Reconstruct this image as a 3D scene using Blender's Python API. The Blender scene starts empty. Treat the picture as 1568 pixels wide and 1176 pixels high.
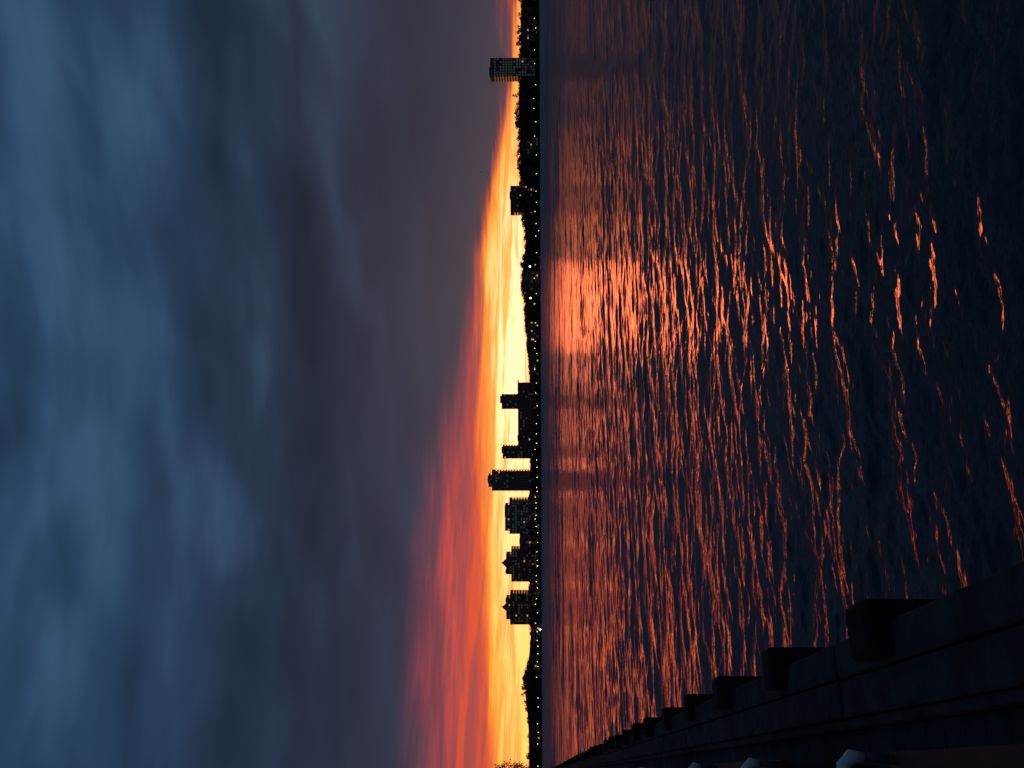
import bpy, bmesh, math, random
import numpy as np
from mathutils import Vector, Matrix
random.seed(7); rng=np.random.default_rng(11)
S=bpy.context.scene
S.view_settings.view_transform='Standard'; S.view_settings.look='None'; S.view_settings.exposure=0

def lin(r,g,b,k=1.0):
    f=lambda c:((c/255+0.055)/1.055)**2.4 if c/255>0.04045 else c/255/12.92
    return (f(r)*k,f(g)*k,f(b)*k,1)

# ------------------------------------------------------------ node helpers
class NT:
    def __init__(s,t): s.t=t
    def n(s,k): return s.t.nodes.new(k)
    def put(s,sock,v):
        if isinstance(v,bpy.types.NodeSocket): s.t.links.new(v,sock)
        else: sock.default_value=v
    def m(s,op,a,b=None,c=None,clamp=False):
        n=s.n('ShaderNodeMath'); n.operation=op; n.use_clamp=clamp
        s.put(n.inputs[0],a)
        if b is not None: s.put(n.inputs[1],b)
        if c is not None: s.put(n.inputs[2],c)
        return n.outputs[0]
    def mr(s,v,a,b,c=0.,d=1.,smooth=False):
        n=s.n('ShaderNodeMapRange'); n.clamp=True
        if smooth: n.interpolation_type='SMOOTHSTEP'
        for i,x in enumerate((v,a,b,c,d)): s.put(n.inputs[i],x)
        return n.outputs[0]
    def ramp(s,v,pts,interp='LINEAR'):
        n=s.n('ShaderNodeValToRGB'); r=n.color_ramp; r.interpolation=interp
        while len(r.elements)<len(pts): r.elements.new(0.5)
        for e,(p,c) in zip(r.elements,pts):
            e.position=p; e.color=c if not isinstance(c,(int,float)) else (c,c,c,1)
        s.put(n.inputs[0],v); return n.outputs[0]
    def mix(s,f,a,b,mode='MIX'):
        n=s.n('ShaderNodeMix'); n.data_type='RGBA'; n.blend_type=mode
        s.put(n.inputs[0],f); s.put(n.inputs[6],a); s.put(n.inputs[7],b); return n.outputs[2]
    def xyz(s,x,y,z):
        n=s.n('ShaderNodeCombineXYZ')
        for i,v in enumerate((x,y,z)): s.put(n.inputs[i],v)
        return n.outputs[0]
    def noise(s,vec,scale,detail=4,rough=0.5,dist=0.):
        n=s.n('ShaderNodeTexNoise'); s.put(n.inputs['Vector'],vec)
        n.inputs['Scale'].default_value=scale; n.inputs['Detail'].default_value=detail
        n.inputs['Roughness'].default_value=rough; n.inputs['Distortion'].default_value=dist
        return n.outputs[0]

# ------------------------------------------------------------ WORLD : cloudy dusk sky
SUN_AZ=5.0; SUN_EL=1.5
w=bpy.data.worlds.new("World"); S.world=w; w.use_nodes=True
t=w.node_tree; t.nodes.clear(); N=NT(t)
tc=N.n('ShaderNodeTexCoord'); sep=N.n('ShaderNodeSeparateXYZ'); t.links.new(tc.outputs['Generated'],sep.inputs[0])
x,y,z=sep.outputs
az=N.m('MULTIPLY',N.m('ARCTAN2',x,y),180/math.pi)
el=N.m('MULTIPLY',N.m('ARCSINE',z),180/math.pi)
def streak(sa,se,off,detail=5,rough=.55,dist=.3,tilt=0.0):
    v=N.xyz(N.m('MULTIPLY',az,sa),N.m('MULTIPLY',N.m('ADD',el,N.m('MULTIPLY',az,tilt)),se),off)
    return N.noise(v,1.0,detail,rough,dist)
n1=streak(.055,.55,1.3,5,.6,.5,-.02)
n2=streak(.12,1.7,7.7,5,.6,.4,.03)
n3=streak(.050,.17,3.1,3,.42,.35,.10)
n4=streak(.10,.32,9.1,2.5,.42,.2,-.10)
az01=N.mr(az,-100.,100.)
def azc(pts,scale):
    return N.m('MULTIPLY',N.ramp(az01,[((a+100)/200,v/scale) for a,v in pts],'LINEAR'),scale)
R=azc([(-95,1.5),(-45,6.0),(-24,8.7),(-12,9.1),(-4,8.2),(2,6.6),(8,4.9),(14,3.6),(23,2.2),(40,1.5),(90,.7)],10.)
Y=azc([(-95,.5),(-45,1.8),(-24,2.8),(-14,3.6),(-4,3.95),(8,3.75),(14,2.7),(19,1.7),(23,1.2),(40,.6),(90,.2)],10.)
pert=N.m('MULTIPLY',N.m('SUBTRACT',n1,.5),2.)
pert2=N.m('MULTIPLY',N.m('SUBTRACT',n2,.5),2.)
eR=N.m('ADD',el,N.m('MULTIPLY_ADD',pert2,.8,N.m('MULTIPLY',pert,2.4)))
eY=N.m('ADD',el,N.m('MULTIPLY_ADD',pert2,.75,N.m('MULTIPLY',pert,.6)))
el01=N.mr(el,0.,40.)
base=N.ramp(el01,[(0,lin(66,60,72)),(.1,lin(58,57,72)),(.2,lin(47,50,68)),(.32,lin(38,46,66)),(.46,lin(35,53,76)),(.62,lin(38,63,91)),(.85,lin(41,70,100)),(1,lin(40,69,98))])
cl=N.m('ADD',N.m('MULTIPLY',n3,.6),N.m('MULTIPLY',n4,.4))
cm=N.mr(cl,.36,.64,.62,1.42)
cm=N.m('MULTIPLY',cm,N.mr(n1,.3,.7,.93,1.08))
cm=N.m('ADD',1.0,N.m('MULTIPLY',N.m('SUBTRACT',cm,1.0),N.mr(el,4.,14.,.4,1.)))
base=N.mix(1.0,base,N.xyz(cm,cm,cm),'MULTIPLY')
hl=N.m('MULTIPLY',N.mr(cm,1.05,1.5,0.,.32),N.mr(el,8.,16.))
base=N.mix(hl,base,lin(66,97,120))
# red layer
tR=N.m('DIVIDE',eR,R)
redc=N.ramp(tR,[(0,lin(240,96,42)),(.42,lin(232,88,52)),(.56,lin(212,80,70)),(.72,lin(168,70,78)),(.88,lin(110,61,82)),(1,lin(58,50,72))])
rs=N.mr(n2,.42,.66,0.,.5,True)
redc=N.mix(rs,redc,lin(122,72,84))
redm=N.m('SUBTRACT',1.,N.mr(tR,.5,1.08,0.,1.,True))
fall=azc([(-95,.15),(-45,.7),(-15,.92),(-5,.95),(8,.82),(16,.5),(24,.33),(45,.2),(90,.1)],1.)
redm=N.m('MULTIPLY',redm,fall)
col=N.mix(redm,base,redc)
# orange / yellow layer : deep orange light, strong enough to saturate the film
tY=N.m('DIVIDE',eY,Y)
yc=N.ramp(tY,[(0,(1.9,.68,.05,1)),(.35,(2.1,.74,.095,1)),(.65,(1.95,.66,.085,1)),(.82,(1.5,.46,.05,1)),(.95,(1.05,.24,.03,1)),(1,lin(240,96,42))])
ys=N.mr(n2,.38,.6,0.,.65,True)
yc=N.mix(ys,yc,(1.15,.31,.06,1))
core=N.ramp(az01,[((a+100)/200,v) for a,v in [(-40,0.),(-18,.18),(-8,.55),(-2,.9),(5,1.),(10,.9),(15,.45),(20,.1),(26,0.)]])
corem=N.m('MULTIPLY',core,N.m('SUBTRACT',1.,N.mr(tY,.5,.92,0.,1.,True)))
corem=N.m('MULTIPLY',corem,N.mr(n2,.62,.42,.12,1.,True))
yc=N.mix(corem,yc,(3.6,1.1,.58,1))
ym=N.m('SUBTRACT',1.,N.mr(tY,.82,1.12,0.,1.,True))
ym=N.m('MULTIPLY',ym,azc([(-95,.2),(-45,.8),(-24,1.),(14,1.),(20,.75),(24,.5),(45,.3),(90,.1)],1.))
col=N.mix(ym,col,yc)
sky=N.n('ShaderNodeTexSky'); sky.sky_type='NISHITA'; sky.sun_disc=False
sky.sun_elevation=math.radians(SUN_EL); sky.sun_rotation=math.radians(SUN_AZ)
add=N.mix(.0015,col,sky.outputs[0],'ADD')
bg=N.n('ShaderNodeBackground'); t.links.new(add,bg.inputs[0]); bg.inputs[1].default_value=1.0
out=N.n('ShaderNodeOutputWorld'); t.links.new(bg.outputs[0],out.inputs[0])

# ------------------------------------------------------------ materials
def mat(name,color,rough=.8,metal=0,emit=None,es=0,var=.25,scale=3.,bump=0.,stretch=(1,1,1),spec=.5):
    m=bpy.data.materials.new(name); m.use_nodes=True; tt=m.node_tree; K=NT(tt)
    p=tt.nodes['Principled BSDF']; p.inputs['Roughness'].default_value=rough; p.inputs['Metallic'].default_value=metal
    p.inputs['Specular IOR Level'].default_value=spec
    c=K.n('ShaderNodeTexCoord'); mp=K.n('ShaderNodeMapping'); mp.inputs['Scale'].default_value=stretch
    tt.links.new(c.outputs['Object'],mp.inputs[0])
    no=K.noise(mp.outputs[0],scale,4,.6)
    lo=tuple(q*(1-var) for q in color[:3])+(1,); hi=tuple(min(1,q*(1+var)) for q in color[:3])+(1,)
    tt.links.new(K.ramp(no,[(.3,lo),(.7,hi)]),p.inputs['Base Color'])
    if bump:
        b=K.n('ShaderNodeBump'); b.inputs['Strength'].default_value=bump; b.inputs['Distance'].default_value=.02
        tt.links.new(no,b.inputs['Height']); tt.links.new(b.outputs[0],p.inputs['Normal'])
    if emit:
        p.inputs['Emission Color'].default_value=emit; p.inputs['Emission Strength'].default_value=es
        m.cycles.emission_sampling='NONE'
    return m
M_conc=mat('concrete_facade',(.16,.15,.14),.85,scale=.3,spec=.1)
M_brick=mat('brick_facade',(.16,.09,.07),.9,scale=.4,spec=.1)
M_glass=mat('window_glass',(.03,.035,.04),.12,scale=.2)
M_lit=mat('lit_window',(.3,.25,.15),.5,emit=(1,.60,.26,1),es=.45,spec=.1)
M_dim=mat('dim_window',(.1,.1,.1),.5,emit=(.55,.62,.5,1),es=.045,spec=.1)
M_roof=mat('roof_slate',(.06,.06,.065),.8,scale=.5,spec=.1)
M_leaf=mat('foliage',(.045,.06,.03),.9,scale=.15,var=.5,spec=.05)
M_bark=mat('bark',(.08,.06,.045),.95,scale=2.,spec=.05)
M_land=mat('grass_ground',(.04,.055,.025),.95,scale=.05,spec=.05)
M_timber=mat('weathered_timber',(.034,.036,.033),.9,scale=4.,bump=.5,var=.6,spec=.1)
M_timber2=mat('tarred_timber',(.014,.0135,.013),.85,scale=6.,bump=.6,var=.4,spec=.1)
M_deck=mat('deck_boards',(.032,.034,.032),.9,scale=3.,bump=.4,var=.4,spec=.08)
M_red=mat('red_bench_slats',(.12,.020,.015),.6,scale=5.,bump=.2,spec=.2)
M_white=mat('pale_painted_metal',(.58,.60,.58),.4,scale=8.,var=.1)
M_dark=mat('dark_cast_iron',(.03,.03,.03),.6,scale=8.,var=.1)
M_pole=mat('lamp_pole_metal',(.05,.05,.05),.5,metal=.5)
M_lamp=mat('lamp_glow',(1,.8,.5),.5,emit=(1,.60,.28,1),es=8.)
M_lampw=mat('lamp_glow_white',(1,.95,.8),.5,emit=(1,.92,.72,1),es=12.)
M_bird=mat('bird_feathers',(.03,.03,.03),.8,scale=20.)

# ------------------------------------------------------------ mesh helpers
def obj(name,verts,faces,mats,mi=None,parent=None,smooth=False):
    me=bpy.data.meshes.new(name); me.from_pydata([tuple(v) for v in verts],[],[tuple(f) for f in faces])
    for m in mats: me.materials.append(m)
    if mi is not None: me.polygons.foreach_set('material_index',list(mi))
    if smooth: me.polygons.foreach_set('use_smooth',[True]*len(me.polygons))
    me.update(); o=bpy.data.objects.new(name,me); S.collection.objects.link(o)
    if parent: o.parent=parent
    return o
class MB:
    def __init__(s): s.v=[];s.f=[];s.m=[]
    def box(s,x0,x1,y0,y1,z0,z1,m=0,fr=None):
        b=len(s.v)
        P=[(x0,y0,z0),(x1,y0,z0),(x1,y1,z0),(x0,y1,z0),(x0,y0,z1),(x1,y0,z1),(x1,y1,z1),(x0,y1,z1)]
        if fr: P=[fr(*p) for p in P]
        s.v+=P
        for f in [(0,3,2,1),(4,5,6,7),(0,1,5,4),(1,2,6,5),(2,3,7,6),(3,0,4,7)]:
            s.f.append([b+i for i in f]); s.m.append(m)
    def pyr(s,x0,x1,y0,y1,z0,z1,m=0):
        b=len(s.v); s.v+=[(x0,y0,z0),(x1,y0,z0),(x1,y1,z0),(x0,y1,z0),((x0+x1)/2,(y0+y1)/2,z1)]
        for f in [(0,1,4),(1,2,4),(2,3,4),(3,0,4),(3,2,1,0)]: s.f.append([b+i for i in f]); s.m.append(m)
    def quad(s,a,b_,c,d,m=0):
        b=len(s.v); s.v+=[a,b_,c,d]; s.f.append([b,b+1,b+2,b+3]); s.m.append(m)
    def tube(s,pts,rads,n=8,m=0):
        b0=len(s.v); pts=[Vector(p) for p in pts]
        for i,p in enumerate(pts):
            d=(pts[min(i+1,len(pts)-1)]-pts[max(i-1,0)]).normalized()
            a=d.cross(Vector((0.13,.2,1)) if abs(d.z)<.9 else Vector((1,.1,0))).normalized(); c=d.cross(a)
            for k in range(n):
                th=2*math.pi*k/n; s.v.append(tuple(p+(a*math.cos(th)+c*math.sin(th))*rads[i]))
        for i in range(len(pts)-1):
            for k in range(n):
                s.f.append([b0+i*n+k,b0+i*n+(k+1)%n,b0+(i+1)*n+(k+1)%n,b0+(i+1)*n+k]); s.m.append(m)
        s.f.append([b0+k for k in range(n)][::-1]); s.m.append(m)
        s.f.append([b0+(len(pts)-1)*n+k for k in range(n)]); s.m.append(m)
    def out(s,name,mats,parent=None,smooth=False): return obj(name,s.v,s.f,mats,s.m,parent,smooth)
def empty(name,loc=(0,0,0)):
    e=bpy.data.objects.new(name,None); e.location=loc; S.collection.objects.link(e); return e

# ------------------------------------------------------------ CAMERA (held sideways)
CAMH=3.1
p=math.radians(1.69); r=math.radians(.2)
f=Vector((0,math.cos(p),math.sin(p))); up=Vector((0,-math.sin(p),math.cos(p))); right=Vector((1,0,0))
up2=up*math.cos(r)+right*math.sin(r); rt2=right*math.cos(r)-up*math.sin(r)
cam=bpy.data.cameras.new('camera'); co=bpy.data.objects.new('camera',cam); S.collection.objects.link(co)
X_=-up2; Y_=rt2; Z_=-f
co.matrix_world=Matrix(((X_.x,Y_.x,Z_.x,0),(X_.y,Y_.y,Z_.y,0),(X_.z,Y_.z,Z_.z,CAMH),(0,0,0,1)))
cam.sensor_width=36; cam.lens=31.13; cam.clip_start=.05; cam.clip_end=30000
S.camera=co

# ------------------------------------------------------------ SUN (glow of the set sun)
sd=bpy.data.lights.new('sun','SUN'); so=bpy.data.objects.new('sun',sd); S.collection.objects.link(so)
sd.energy=.03; sd.angle=math.radians(6); sd.color=(1,.25,.08)
dv=Vector((math.sin(math.radians(SUN_AZ)),math.cos(math.radians(SUN_AZ)),math.tan(math.radians(SUN_EL+1.5))))
so.rotation_euler=dv.to_track_quat('Z','Y').to_euler()

# ------------------------------------------------------------ WATER
rs_=[2.0]
while rs_[-1]<9000: rs_.append(rs_[-1]*(1.0038 if rs_[-1]<200 else (1.008 if rs_[-1]<1200 else 1.08)))
rr=np.array(rs_); dr=np.gradient(rr)
fine=np.linspace(-.56,.56,400)
coarse=np.linspace(.56,2*math.pi-.56,40)[1:-1]
aa=np.concatenate([fine,coarse])
Rg,Ag=np.meshgrid(rr,aa,indexing='ij')
Xw=Rg*np.sin(Ag); Yw=Rg*np.cos(Ag)
Zw=np.zeros_like(Xw)
cell=np.repeat(dr[:,None],len(aa),1)
cell=np.maximum(cell,Rg*.0028)
cell[:,len(fine):]=np.maximum(cell[:,len(fine):],Rg[:,len(fine):]*.12)
nw=130
lams=np.exp(rng.uniform(math.log(.12),math.log(3.2),nw))
for lam in lams:
    k=2*math.pi/lam
    th=math.radians(-64)+rng.normal(0,.64)   # direction of travel
    kx,ky=k*math.cos(th),k*math.sin(th)
    slope=.0140*(1.0 if lam<1.2 else .7)
    amp=slope/k
    ph=rng.uniform(0,6.28)
    fade=np.clip((lam/cell-2.6)/2.,0,1)
    arg=kx*Xw+ky*Yw+ph
    Zw+=amp*fade*(np.sin(arg)+.18*np.sin(2*arg+1.2))
# longer, low swell that keeps the far water textured
for i in range(26):
    lam=math.exp(rng.uniform(math.log(5.),math.log(26.))); k=2*math.pi/lam; th=math.radians(-76)+rng.normal(0,.35)
    fade=np.clip((lam/cell-2.6)/2.,0,1)*np.clip((Rg-25)/120.,0,1)
    Zw+=.0105/k*fade*np.sin(k*math.cos(th)*Xw+k*math.sin(th)*Yw+rng.uniform(0,6.28))
g=1.+.3*np.sin(.05*Xw+.03*Yw+1)*np.sin(.021*Yw-.04*Xw)+.22*np.sin(.21*Xw+.3*Yw)+.25*np.sin(.55*Yw-.2*Xw+2)*np.sin(.8*Xw+.2*Yw)
Zw*=g
nr,na=Xw.shape
V=np.stack([Xw,Yw,Zw],-1).reshape(-1,3)
idx=np.arange(nr*na).reshape(nr,na)
nxt=np.roll(idx,-1,1)
F=np.stack([idx[:-1],nxt[:-1],nxt[1:],idx[1:]],-1).reshape(-1,4)
cidx=len(V); V=np.vstack([V,[[0,0,0]]])
me=bpy.data.meshes.new('water')
tri=np.stack([np.full(na,cidx),nxt[0],idx[0]],-1)
me.vertices.add(len(V)); me.vertices.foreach_set('co',V.ravel())
nl=F.size+tri.size
me.loops.add(nl); me.loops.foreach_set('vertex_index',np.concatenate([F.ravel(),tri.ravel()]))
me.polygons.add(len(F)+len(tri))
me.polygons.foreach_set('loop_start',np.concatenate([np.arange(len(F))*4,len(F)*4+np.arange(len(tri))*3]))
me.polygons.foreach_set('loop_total',np.concatenate([np.full(len(F),4),np.full(len(tri),3)]))
me.polygons.foreach_set('use_smooth',np.ones(len(F)+len(tri),bool))
me.update(calc_edges=True)
if me.polygons[5000].normal.z<0: me.flip_normals()
wo=bpy.data.objects.new('water',me); S.collection.objects.link(wo)
m=bpy.data.materials.new('water'); m.use_nodes=True; tt=m.node_tree; K=NT(tt); pb=tt.nodes['Principled BSDF']
c=K.n('ShaderNodeTexCoord'); mp=K.n('ShaderNodeMapping'); mp.inputs['Rotation'].default_value=(0,0,math.radians(-24)); mp.inputs['Scale'].default_value=(.5,1,1)
tt.links.new(c.outputs['Object'],mp.inputs[0])
h1=K.noise(mp.outputs[0],4.,3,.5,.4); h2=K.noise(mp.outputs[0],.8,3,.55,.3); h3=K.noise(mp.outputs[0],.05,3,.5,.3)
mp2=K.n('ShaderNodeMapping'); mp2.inputs['Rotation'].default_value=(0,0,math.radians(-8)); mp2.inputs['Scale'].default_value=(.22,1,1)
tt.links.new(c.outputs['Object'],mp2.inputs[0]); h4=K.noise(mp2.outputs[0],.10,4,.6,.4)
sp=K.n('ShaderNodeSeparateXYZ'); tt.links.new(c.outputs['Object'],sp.inputs[0])
dist=K.m('SQRT',K.m('ADD',K.m('POWER',sp.outputs[0],2.),K.m('POWER',sp.outputs[1],2.)))
far=K.mr(dist,15.,120.,0.,1.)
hh=K.m('ADD',K.m('MULTIPLY',h1,.024),K.m('MULTIPLY',K.m('MULTIPLY',h2,.22),far))
hh=K.m('MULTIPLY',hh,K.mr(h3,.3,.7,.6,1.3))
hh=K.m('ADD',hh,K.m('MULTIPLY',h4,K.mr(dist,60.,300.,0.,.9)))
b=K.n('ShaderNodeBump'); b.inputs['Strength'].default_value=1.; b.inputs['Distance'].default_value=1.
tt.links.new(hh,b.inputs['Height'])
# sub-resolution chop becomes surface roughness with distance from the quay
rg_=K.m('ADD',K.mr(dist,10.,60.,.05,.13),K.mr(dist,60.,400.,0.,.27))
tt.nodes.remove(pb)
gl=K.n('ShaderNodeBsdfGlossy'); gl.inputs['Color'].default_value=(1,.70,.66,1); tt.links.new(rg_,gl.inputs['Roughness']); tt.links.new(b.outputs[0],gl.inputs['Normal'])
df=K.n('ShaderNodeBsdfDiffuse'); df.inputs['Color'].default_value=(.008,.026,.036,1)
fz=K.n('ShaderNodeFresnel'); fz.inputs['IOR'].default_value=1.33; tt.links.new(b.outputs[0],fz.inputs['Normal'])
# mean reflectance of wind-roughened water at grazing view is well below a mirror's; wind patches vary it
ff=K.m('MULTIPLY',fz.outputs[0],K.mr(dist,20.,250.,1.08,.55))
ff=K.m('MULTIPLY',ff,K.m('ADD',1.,K.m('MULTIPLY',K.mr(h4,.3,.7,-.28,.28),K.mr(dist,40.,200.))))
mx=K.n('ShaderNodeMixShader'); tt.links.new(ff,mx.inputs[0]); tt.links.new(df.outputs[0],mx.inputs[1]); tt.links.new(gl.outputs[0],mx.inputs[2])
mo=[n for n in tt.nodes if n.type=='OUTPUT_MATERIAL'][0]; tt.links.new(mx.outputs[0],mo.inputs[0])
me.materials.append(m)

# ------------------------------------------------------------ FAR SHORE LAND
prof=[(-700,20),(-434,17),(-425,18.5),(-414,16),(-395,16),(-380,20),(-352,25.5),(-338,21),(-330,14),(-280,14.5),(-270,15),(-185,16),(-130,14),(-95,14),(0,14),(12,15),(50,18),(66,20),(80,20.5),(100,22),(115,25),(140,26),(150,24),(152,19),(168,20),(190,21),(196,26),(230,27),(250,27),(262,29.5),(285,28.5),(300,30),(318,32.5),(331,32),(334,27),(380,27),(420,28),(434,25),(600,24),(900,20)]
px=[a for a,_ in prof]; pz=[b_ for _,b_ in prof]
H=lambda X: float(np.interp(X,px,pz))
gx=np.linspace(-1600,1600,400); gy=[996,1001,1006,1020,1055,1075,1200,1600,2600,6000]
vz=[]
for j,yy in enumerate(gy):
    for X in gx:
        hX=H(X*1000/max(yy,1000))*yy/1000.
        z_=[-.6,.7,1.8,2.8,4,.74*hX,.72*hX,.6*hX,.45*hX,.4*hX][j]
        vz.append((X,yy+1.0*math.sin(X*.03)+.8*math.sin(X*.11),z_+(0 if j<2 else .5*math.sin(X*.05+j))*min(1,j/3)))
fs=[(j*400+i,j*400+i+1,(j+1)*400+i+1,(j+1)*400+i) for j in range(len(gy)-1) for i in range(399)]
obj('far_shore_ground',vz,fs,[M_land],smooth=True)

# trees (vectorised leaf clouds) ----------------------------
class Leaves:
    def __init__(s): s.P=[]
    def cloud(s,c,rad,n,ls,rg,zmax=None,flat=.8):
        d=rg.normal(0,1,(n,3)); d/=np.linalg.norm(d,axis=1)[:,None]; d*=rad*(rg.uniform(.15,1,(n,1))**.5)
        P=np.array(c)+d*np.array([1,1,flat])
        a=rg.normal(0,1,(n,3)); a/=np.linalg.norm(a,axis=1)[:,None]
        b2=np.cross(a,rg.normal(0,1,(n,3))); b2/=np.linalg.norm(b2,axis=1)[:,None]
        q=ls*rg.uniform(.6,1.3,(n,1))
        s.P.append(np.stack([P-a*q,P-b2*q*.6,P+a*q,P+b2*q*.6],1))
    def crown(s,cx,cy,z0,z1,rad,nl,ls,rg,per=26):
        hgt=z1-z0; nc=max(5,nl//per)
        for _ in range(nc):
            th=rg.uniform(0,6.28); q=rg.uniform(0,1)**.6; zz=rg.uniform(0,1.)
            w_=math.sqrt(max(.05,1-(zz*1.9-.8)**2*.75)); cr=rad*rg.uniform(.28,.46)
            s.cloud((cx+math.cos(th)*rad*q*w_*.8,cy+math.sin(th)*rad*q*w_*.8,min(z0+hgt*(.05+.87*zz),z1-cr*.7)),cr,nl//nc,ls,rg)
    def out(s,name,extra=None,parent=None):
        P=np.concatenate(s.P).reshape(-1,3); n=len(P)//4
        V=[tuple(p) for p in P]; F=[(4*i,4*i+1,4*i+2,4*i+3) for i in range(n)]; mi=[0]*n
        if extra:
            b=len(V); V+=extra.v; F+=[[b+i for i in f_] for f_ in extra.f]; mi+=[1]*len(extra.f)
        return obj(name,V,F,[M_leaf,M_bark],mi,parent)
def trunk(mb,cx,cy,z0,z1,r0,rg,limbs=3):
    mb.tube([(cx,cy,z0),(cx+rg.normal(0,.1),cy,z0+(z1-z0)*.5),(cx,cy,z1)],[r0,r0*.7,r0*.3],6,1)
    for _ in range(limbs):
        th=rg.uniform(0,6.28); zb=z0+(z1-z0)*rg.uniform(.4,.75); L=(z1-z0)*.35
        mb.tube([(cx,cy,zb),(cx+math.cos(th)*L*.5,cy+math.sin(th)*L*.5,zb+L*.5),(cx+math.cos(th)*L,cy+math.sin(th)*L,zb+L*.7)],[r0*.45,r0*.3,r0*.1],5,1)
L=Leaves(); mb=MB(); X=-620.
while X<640:
    hX=H(X)*rng.uniform(.92,1.01)
    if rng.random()<.05: hX*=1.06
    yy=1012+rng.uniform(0,25); rad=rng.uniform(4.5,8.)
    trunk(mb,X,yy,1.5,hX*.75,.35,rng,2)
    L.crown(X,yy,3.,hX,rad,420,.75,rng)
    X+=rng.uniform(2.8,5.2)
X=-640.
while X<660:
    L.crown(X,1004+rng.uniform(0,8),.8,rng.uniform(4.,8.),rng.uniform(3,5),110,.8,rng); X+=rng.uniform(2.,4.)
L.out('distant_treeline',mb)
L=Leaves(); mb=MB(); X=-640.
while X<660:
    hX=H(X)*rng.uniform(.86,.97); yy=1064+rng.uniform(0,20)
    L.crown(X,yy,H(X)*.4,hX,8.5,300,1.1,rng); trunk(mb,X,yy,4,hX*.7,.4,rng,0); X+=rng.uniform(3,5)
L.out('distant_woodland',mb)

# ------------------------------------------------------------ BUILDINGS
def building(name,X,wd,secs,Yc=1030.,depth=18.,fm=M_conc,lit=.06,dim=.3,fl=3.2,bay=3.0,roofs=(),ledge=.45):
    e=empty(name,(X,Yc,0)); W=MB(); G=MB(); T=MB()
    for xo,ww,z0,z1 in secs:
        x0=xo-ww/2; x1=xo+ww/2; y0=-depth/2; y1=depth/2
        W.box(x0,x1,y0,y1,z0,z1,0)
        nf=max(1,int((z1-z0)/fl))
        for k in range(nf):
            za=z0+k*fl+.9; zb=min(za+1.6,z1-.5)
            if zb-za<.5: continue
            T.box(x0-.05,x1+.05,y0-ledge,y0-.003,zb+.15,zb+.45,0)
            nb=max(1,int(ww/bay)); bw=ww/nb
            rowlit=random.random()<.3
            for i in range(nb):
                r_=random.random(); mi=1 if r_<lit*.6 else (2 if r_<lit+dim*(1.6 if rowlit else .6) else 0)
                xa=x0+i*bw+bw*.18; xb=x0+(i+1)*bw-bw*.18
                G.box(xa,xb,y0-.06,y0+.05,za,zb,mi)
            nb=max(1,int(depth/bay)); bw=depth/nb
            for sgn,xs in ((-1,x0),(1,x1)):
                for i in range(nb):
                    mi=1 if random.random()<lit*.5 else 0
                    G.box(xs-.05,xs+.05,y0+i*bw+bw*.2,y0+(i+1)*bw-bw*.2,za,zb,mi)
        for a in ((x0-.15,x1+.15,y0-.15,y0+.3),(x0-.15,x1+.15,y1-.3,y1+.15),(x0-.15,x0+.3,y0+.3,y1-.3),(x1-.3,x1+.15,y0+.3,y1-.3)):
            T.box(*a,z1+.002,z1+.9,0)
    W.out('walls',[fm],e); G.out('windows',[M_glass,M_lit,M_dim],e); T.out('ledges_and_parapets',[fm],e)
    Rf=MB()
    for kind,xo,ww,z0,z1 in roofs:
        if kind=='pyr': Rf.pyr(xo-ww/2,xo+ww/2,-min(ww,depth)/2,min(ww,depth)/2,z0,z1)
        elif kind=='mast': Rf.tube([(xo,0,z0),(xo,0,z1)],[.25,.08],6)
        else: Rf.box(xo-ww/2,xo+ww/2,-depth*.25,depth*.25,z0,z1)
    if roofs: Rf.out('roof',[M_roof],e)
    return e
k=1.03
building('apartment_tower',355*k,21,[(0,21.5,2,56)],roofs=[('box',-3,9,56,58.5),('box',6,4,56,57.5)],dim=.9,lit=.02)
building('apartment_block',207*k,31,[(0,31,2,33.5)],roofs=[('box',6,8,33.5,35.5)],fm=M_brick,dim=.1)
building('long_brick_building',-35*k,74,[(0,76,2,25.5)],roofs=[('box',20,10,25.5,27.5),('box',-26,6,25.5,27.2),('box',34,14,25.5,26.8)],fm=M_brick,dim=.08,lit=.02,Yc=1022)
building('apartment_tower',-20*k,17,[(0,17.5,2,45)],roofs=[('box',2.5,9,45,48)],dim=.2,lit=.02,Yc=1045)
building('apartment_tower',-77.5*k,15,[(0,15,2,44)],roofs=[('box',2,7,44,46.5)],dim=.25,lit=.02,Yc=1045)
building('high_rise_tower',-108.5*k,22,[(0,23,2,56),(0,14,56,60)],roofs=[('box',1,8,60,62),('mast',1,1,62,66)],dim=.12,lit=.02)
building('office_building',-148.5*k,39,[(0,40,2,36),(-1.5,30,36,41)],roofs=[('box',5,12,41,42.5)],dim=.9,lit=.04)
building('low_office_building',-176*k,17,[(0,17,2,24)],dim=.3,lit=.06,Yc=1022,roofs=[('box',0,5,24,25.5)])
building('gabled_hotel',-203*k,37,[(0,38,2,34),(1,23,34,40)],roofs=[('pyr',1,9,40.9,46.5),('box',-9,3,40,42)],dim=.45,lit=.04,fm=M_brick)
building('spired_hotel',-252*k,35,[(0,36,2,35.5),(0,24,35.5,40)],roofs=[('pyr',0,8,40.9,46.5),('box',8,3,40,42)],dim=.4,lit=.05,fm=M_brick)
for X,wd,hh_ in [(-285,18,13),(-232,14,15),(-130,16,15),(25,30,14),(60,22,16),(-400,26,14),(118,20,20),(-315,20,12),(270,18,21),(400,24,20)]:
    building('waterfront_house',X,wd,[(0,wd,2,hh_-3)],Yc=1009,depth=9,dim=.1,lit=.08,roofs=[('pyr',0,wd*.8,hh_-2,hh_+.5)],fm=M_brick)

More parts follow.
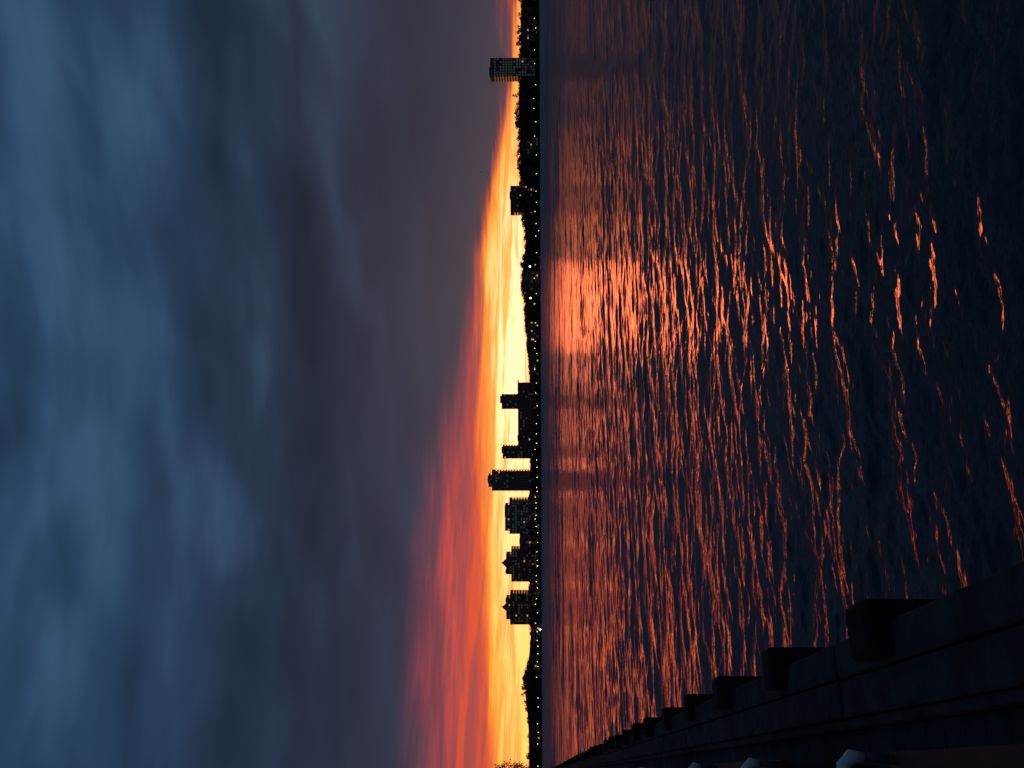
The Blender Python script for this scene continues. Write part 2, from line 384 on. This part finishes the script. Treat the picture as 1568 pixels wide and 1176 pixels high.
# ------------------------------------------------------------ STREET LAMPS on the far shore
def lampmesh(name,h,rad,gm):
    L=MB(); L.tube([(0,0,-3),(0,0,h*.6),(0,0,h)],[.12,.09,.07],6,0)
    L.tube([(0,0,h),(0,-.5,h+.25),(0,-1.0,h+.25)],[.06,.05,.05],6,0)
    L.box(-.35,.35,-1.6,-.9,h+.17,h+.33,0)
    L.tube([(0,-1.25,h+.16),(0,-1.25,h+.16-rad),(0,-1.25,h+.16-2*rad)],[rad*.6,rad,rad*.4],8,1)
    me=bpy.data.meshes.new(name)
    me.from_pydata(L.v,[],L.f); me.materials.append(M_pole); me.materials.append(gm)
    me.polygons.foreach_set('material_index',L.m); me.update(); return me
lm=lampmesh('street_lamp',5.,.28,M_lamp); lm2=lampmesh('tall_street_lamp',11.,.85,M_lampw)
def addl(me,X,Yy,z): o=bpy.data.objects.new('street_lamp',me); o.location=(X,Yy,z); S.collection.objects.link(o)
X=-430.
while X<440:
    addl(lm,X,997.5+random.uniform(-1,1),random.choice([-.6,.2,-.2,1.,2.]))
    X+=random.uniform(4,12) if -330<X<-60 else random.uniform(9,26)
for X,z in [(132,1.5),(96.6,1.),(50,3.5),(-276,-8.5),(40,2),(-205,0),(172,-3)]:
    addl(lm2 if X in(132,96.6,-276) else lm,X,996,z)

# ------------------------------------------------------------ SEAWALL PROMENADE
A=math.atan2(.404,.915); dx_,dy_=-math.sin(A),math.cos(A); nx_,ny_=math.cos(A),math.sin(A)
fr=lambda l,s,z_:(l*nx_+s*dx_, l*ny_+s*dy_, z_)
D=1.5
e=empty('seawall_promenade')
mb=MB()
mb.box(-60,-3.2,-60,330,-1.5,D-.06,0,fr); mb.out('lawn',[M_land],e)
mb=MB(); s=-6.
while s<330:
    wdt=.19 if s<40 else 2.0
    mb.box(-3.19,.235,s,s+wdt-.008,D-.16,D-.11+random.uniform(-.002,.002),0,fr); s+=wdt
mb.out('deck_boards',[M_deck],e)
mb=MB(); s=-6.
while s<330:
    Lq=3.68 if s<60 else 11.
    for l0,l1 in ((.29,.476),(.484,.665)):
        mb.box(l0,l1,s,s+Lq-.012,D-.30,D+random.uniform(-.007,.007),0,fr)
    s+=Lq
mb.box(.24,.288,-6,330,D-.35,D-.03,0,fr)
o=mb.out('cap_timber',[M_timber],e); bv=o.modifiers.new('bevel','BEVEL'); bv.width=.012; bv.segments=2
mb=MB()
for i in range(9):
    z1=D-.305-i*.25
    mb.box(.40,.60+.008*(i%2),-6,330,z1-.242,z1,0,fr)
mb.box(.612,.70,-6,330,D-.62,D-.40,0,fr)
mb.out('wall_planks',[M_timber2],e)
mb=MB(); s=4.3-1.84*4; i=0
while s<330:
    j=random.uniform(-.02,.02); hw=.13+random.uniform(-.014,.012)
    mb.box(.51+j,.765+j,s-hw,s+hw,-1.5,D+.10+random.uniform(-.025,.025),0,fr); s+=1.84 if s<120 else 3.68
o=mb.out('timber_piles',[M_timber2],e); bv=o.modifiers.new('bevel','BEVEL'); bv.width=.03; bv.segments=3

def bench(s0,s1):
    e=empty('park_bench'); dz=D-.11
    mb=MB()
    for kx in range(5):
        l1=.085-kx*.10; mb.box(l1-.08,l1,s0,s1,dz+.43-kx*.008,dz+.465-kx*.008,0,fr)
    mb.out('seat',[M_red],e)
    mb=MB()
    for kx in range(4):
        zz=dz+.52+kx*.10; l1=-.43-kx*.03; mb.box(l1-.03,l1,s0,s1,zz,zz+.08,0,fr)
    mb.out('backrest',[M_red],e)
    A_=MB(); B_=MB()
    for ss in (s0+.04,s1-.03):
        P=[fr(.065,ss,dz+.57),fr(.07,ss,dz+.61),fr(.04,ss,dz+.64),fr(-.02,ss,dz+.648),fr(-.2,ss,dz+.648),fr(-.47,ss,dz+.63)]
        A_.tube(P,[.020,.025,.026,.026,.025,.024],12)
        B_.tube([fr(.04,ss,dz),fr(.05,ss,dz+.3),fr(.062,ss,dz+.5),fr(.065,ss,dz+.568)],[.018]*4,8)
        B_.tube([fr(-.37,ss,dz),fr(-.40,ss,dz+.4),fr(-.45,ss,dz+.6),fr(-.57,ss,dz+.92)],[.018]*4,8)
        B_.tube([fr(.05,ss,dz+.40),fr(-.39,ss,dz+.37)],[.015]*2,8)
    A_.out('armrests',[M_white],e,True); B_.out('legs',[M_dark],e,True)
for a,b_ in ((1.5,3.45),(5.0,6.9),(10.4,12.3),(16,17.9),(24,25.9)): bench(a,b_)

def big_tree(bx,by,bz,h,rad,rg,nl=5200):
    e=empty('broadleaf_tree',(bx,by,bz))
    mb=MB(); trunk(mb,0,0,-1.,h*.75,.5,rg,7); obj('trunk_and_limbs',mb.v,mb.f,[M_bark],None,e)
    L=Leaves(); L.crown(0,0,h*.25,h,rad,nl,.34,rg,60); L.out('crown',None,e)
big_tree(-134.6,300,1.4,18.5,6.6,rng)
big_tree(-150,306,1.4,15,6.0,rng); big_tree(-146,285,1.4,12,5,rng)

# ------------------------------------------------------------ BIRD
mb=MB()
mb.tube([(-.22,0,0),(-.1,0,.01),(.06,0,.02),(.17,0,.03),(.22,0,.03),(.27,0,.02)],[.015,.05,.07,.045,.04,.008],8)
for sg in (-1,1):
    mb.quad((.08,sg*.04,.03),(-.08,sg*.04,.03),(-.06,sg*.30,.15),(.07,sg*.30,.16))
    mb.quad((.07,sg*.30,.16),(-.06,sg*.30,.15),(-.12,sg*.62,.08),(-.06,sg*.62,.08))
mb.quad((-.2,-.02,.0),(-.2,.02,.0),(-.36,.06,.0),(-.36,-.06,.0))
o=mb.out('bird',[M_bird]); o.location=(42.,175.,14.2); o.rotation_euler=(0,0,.5)
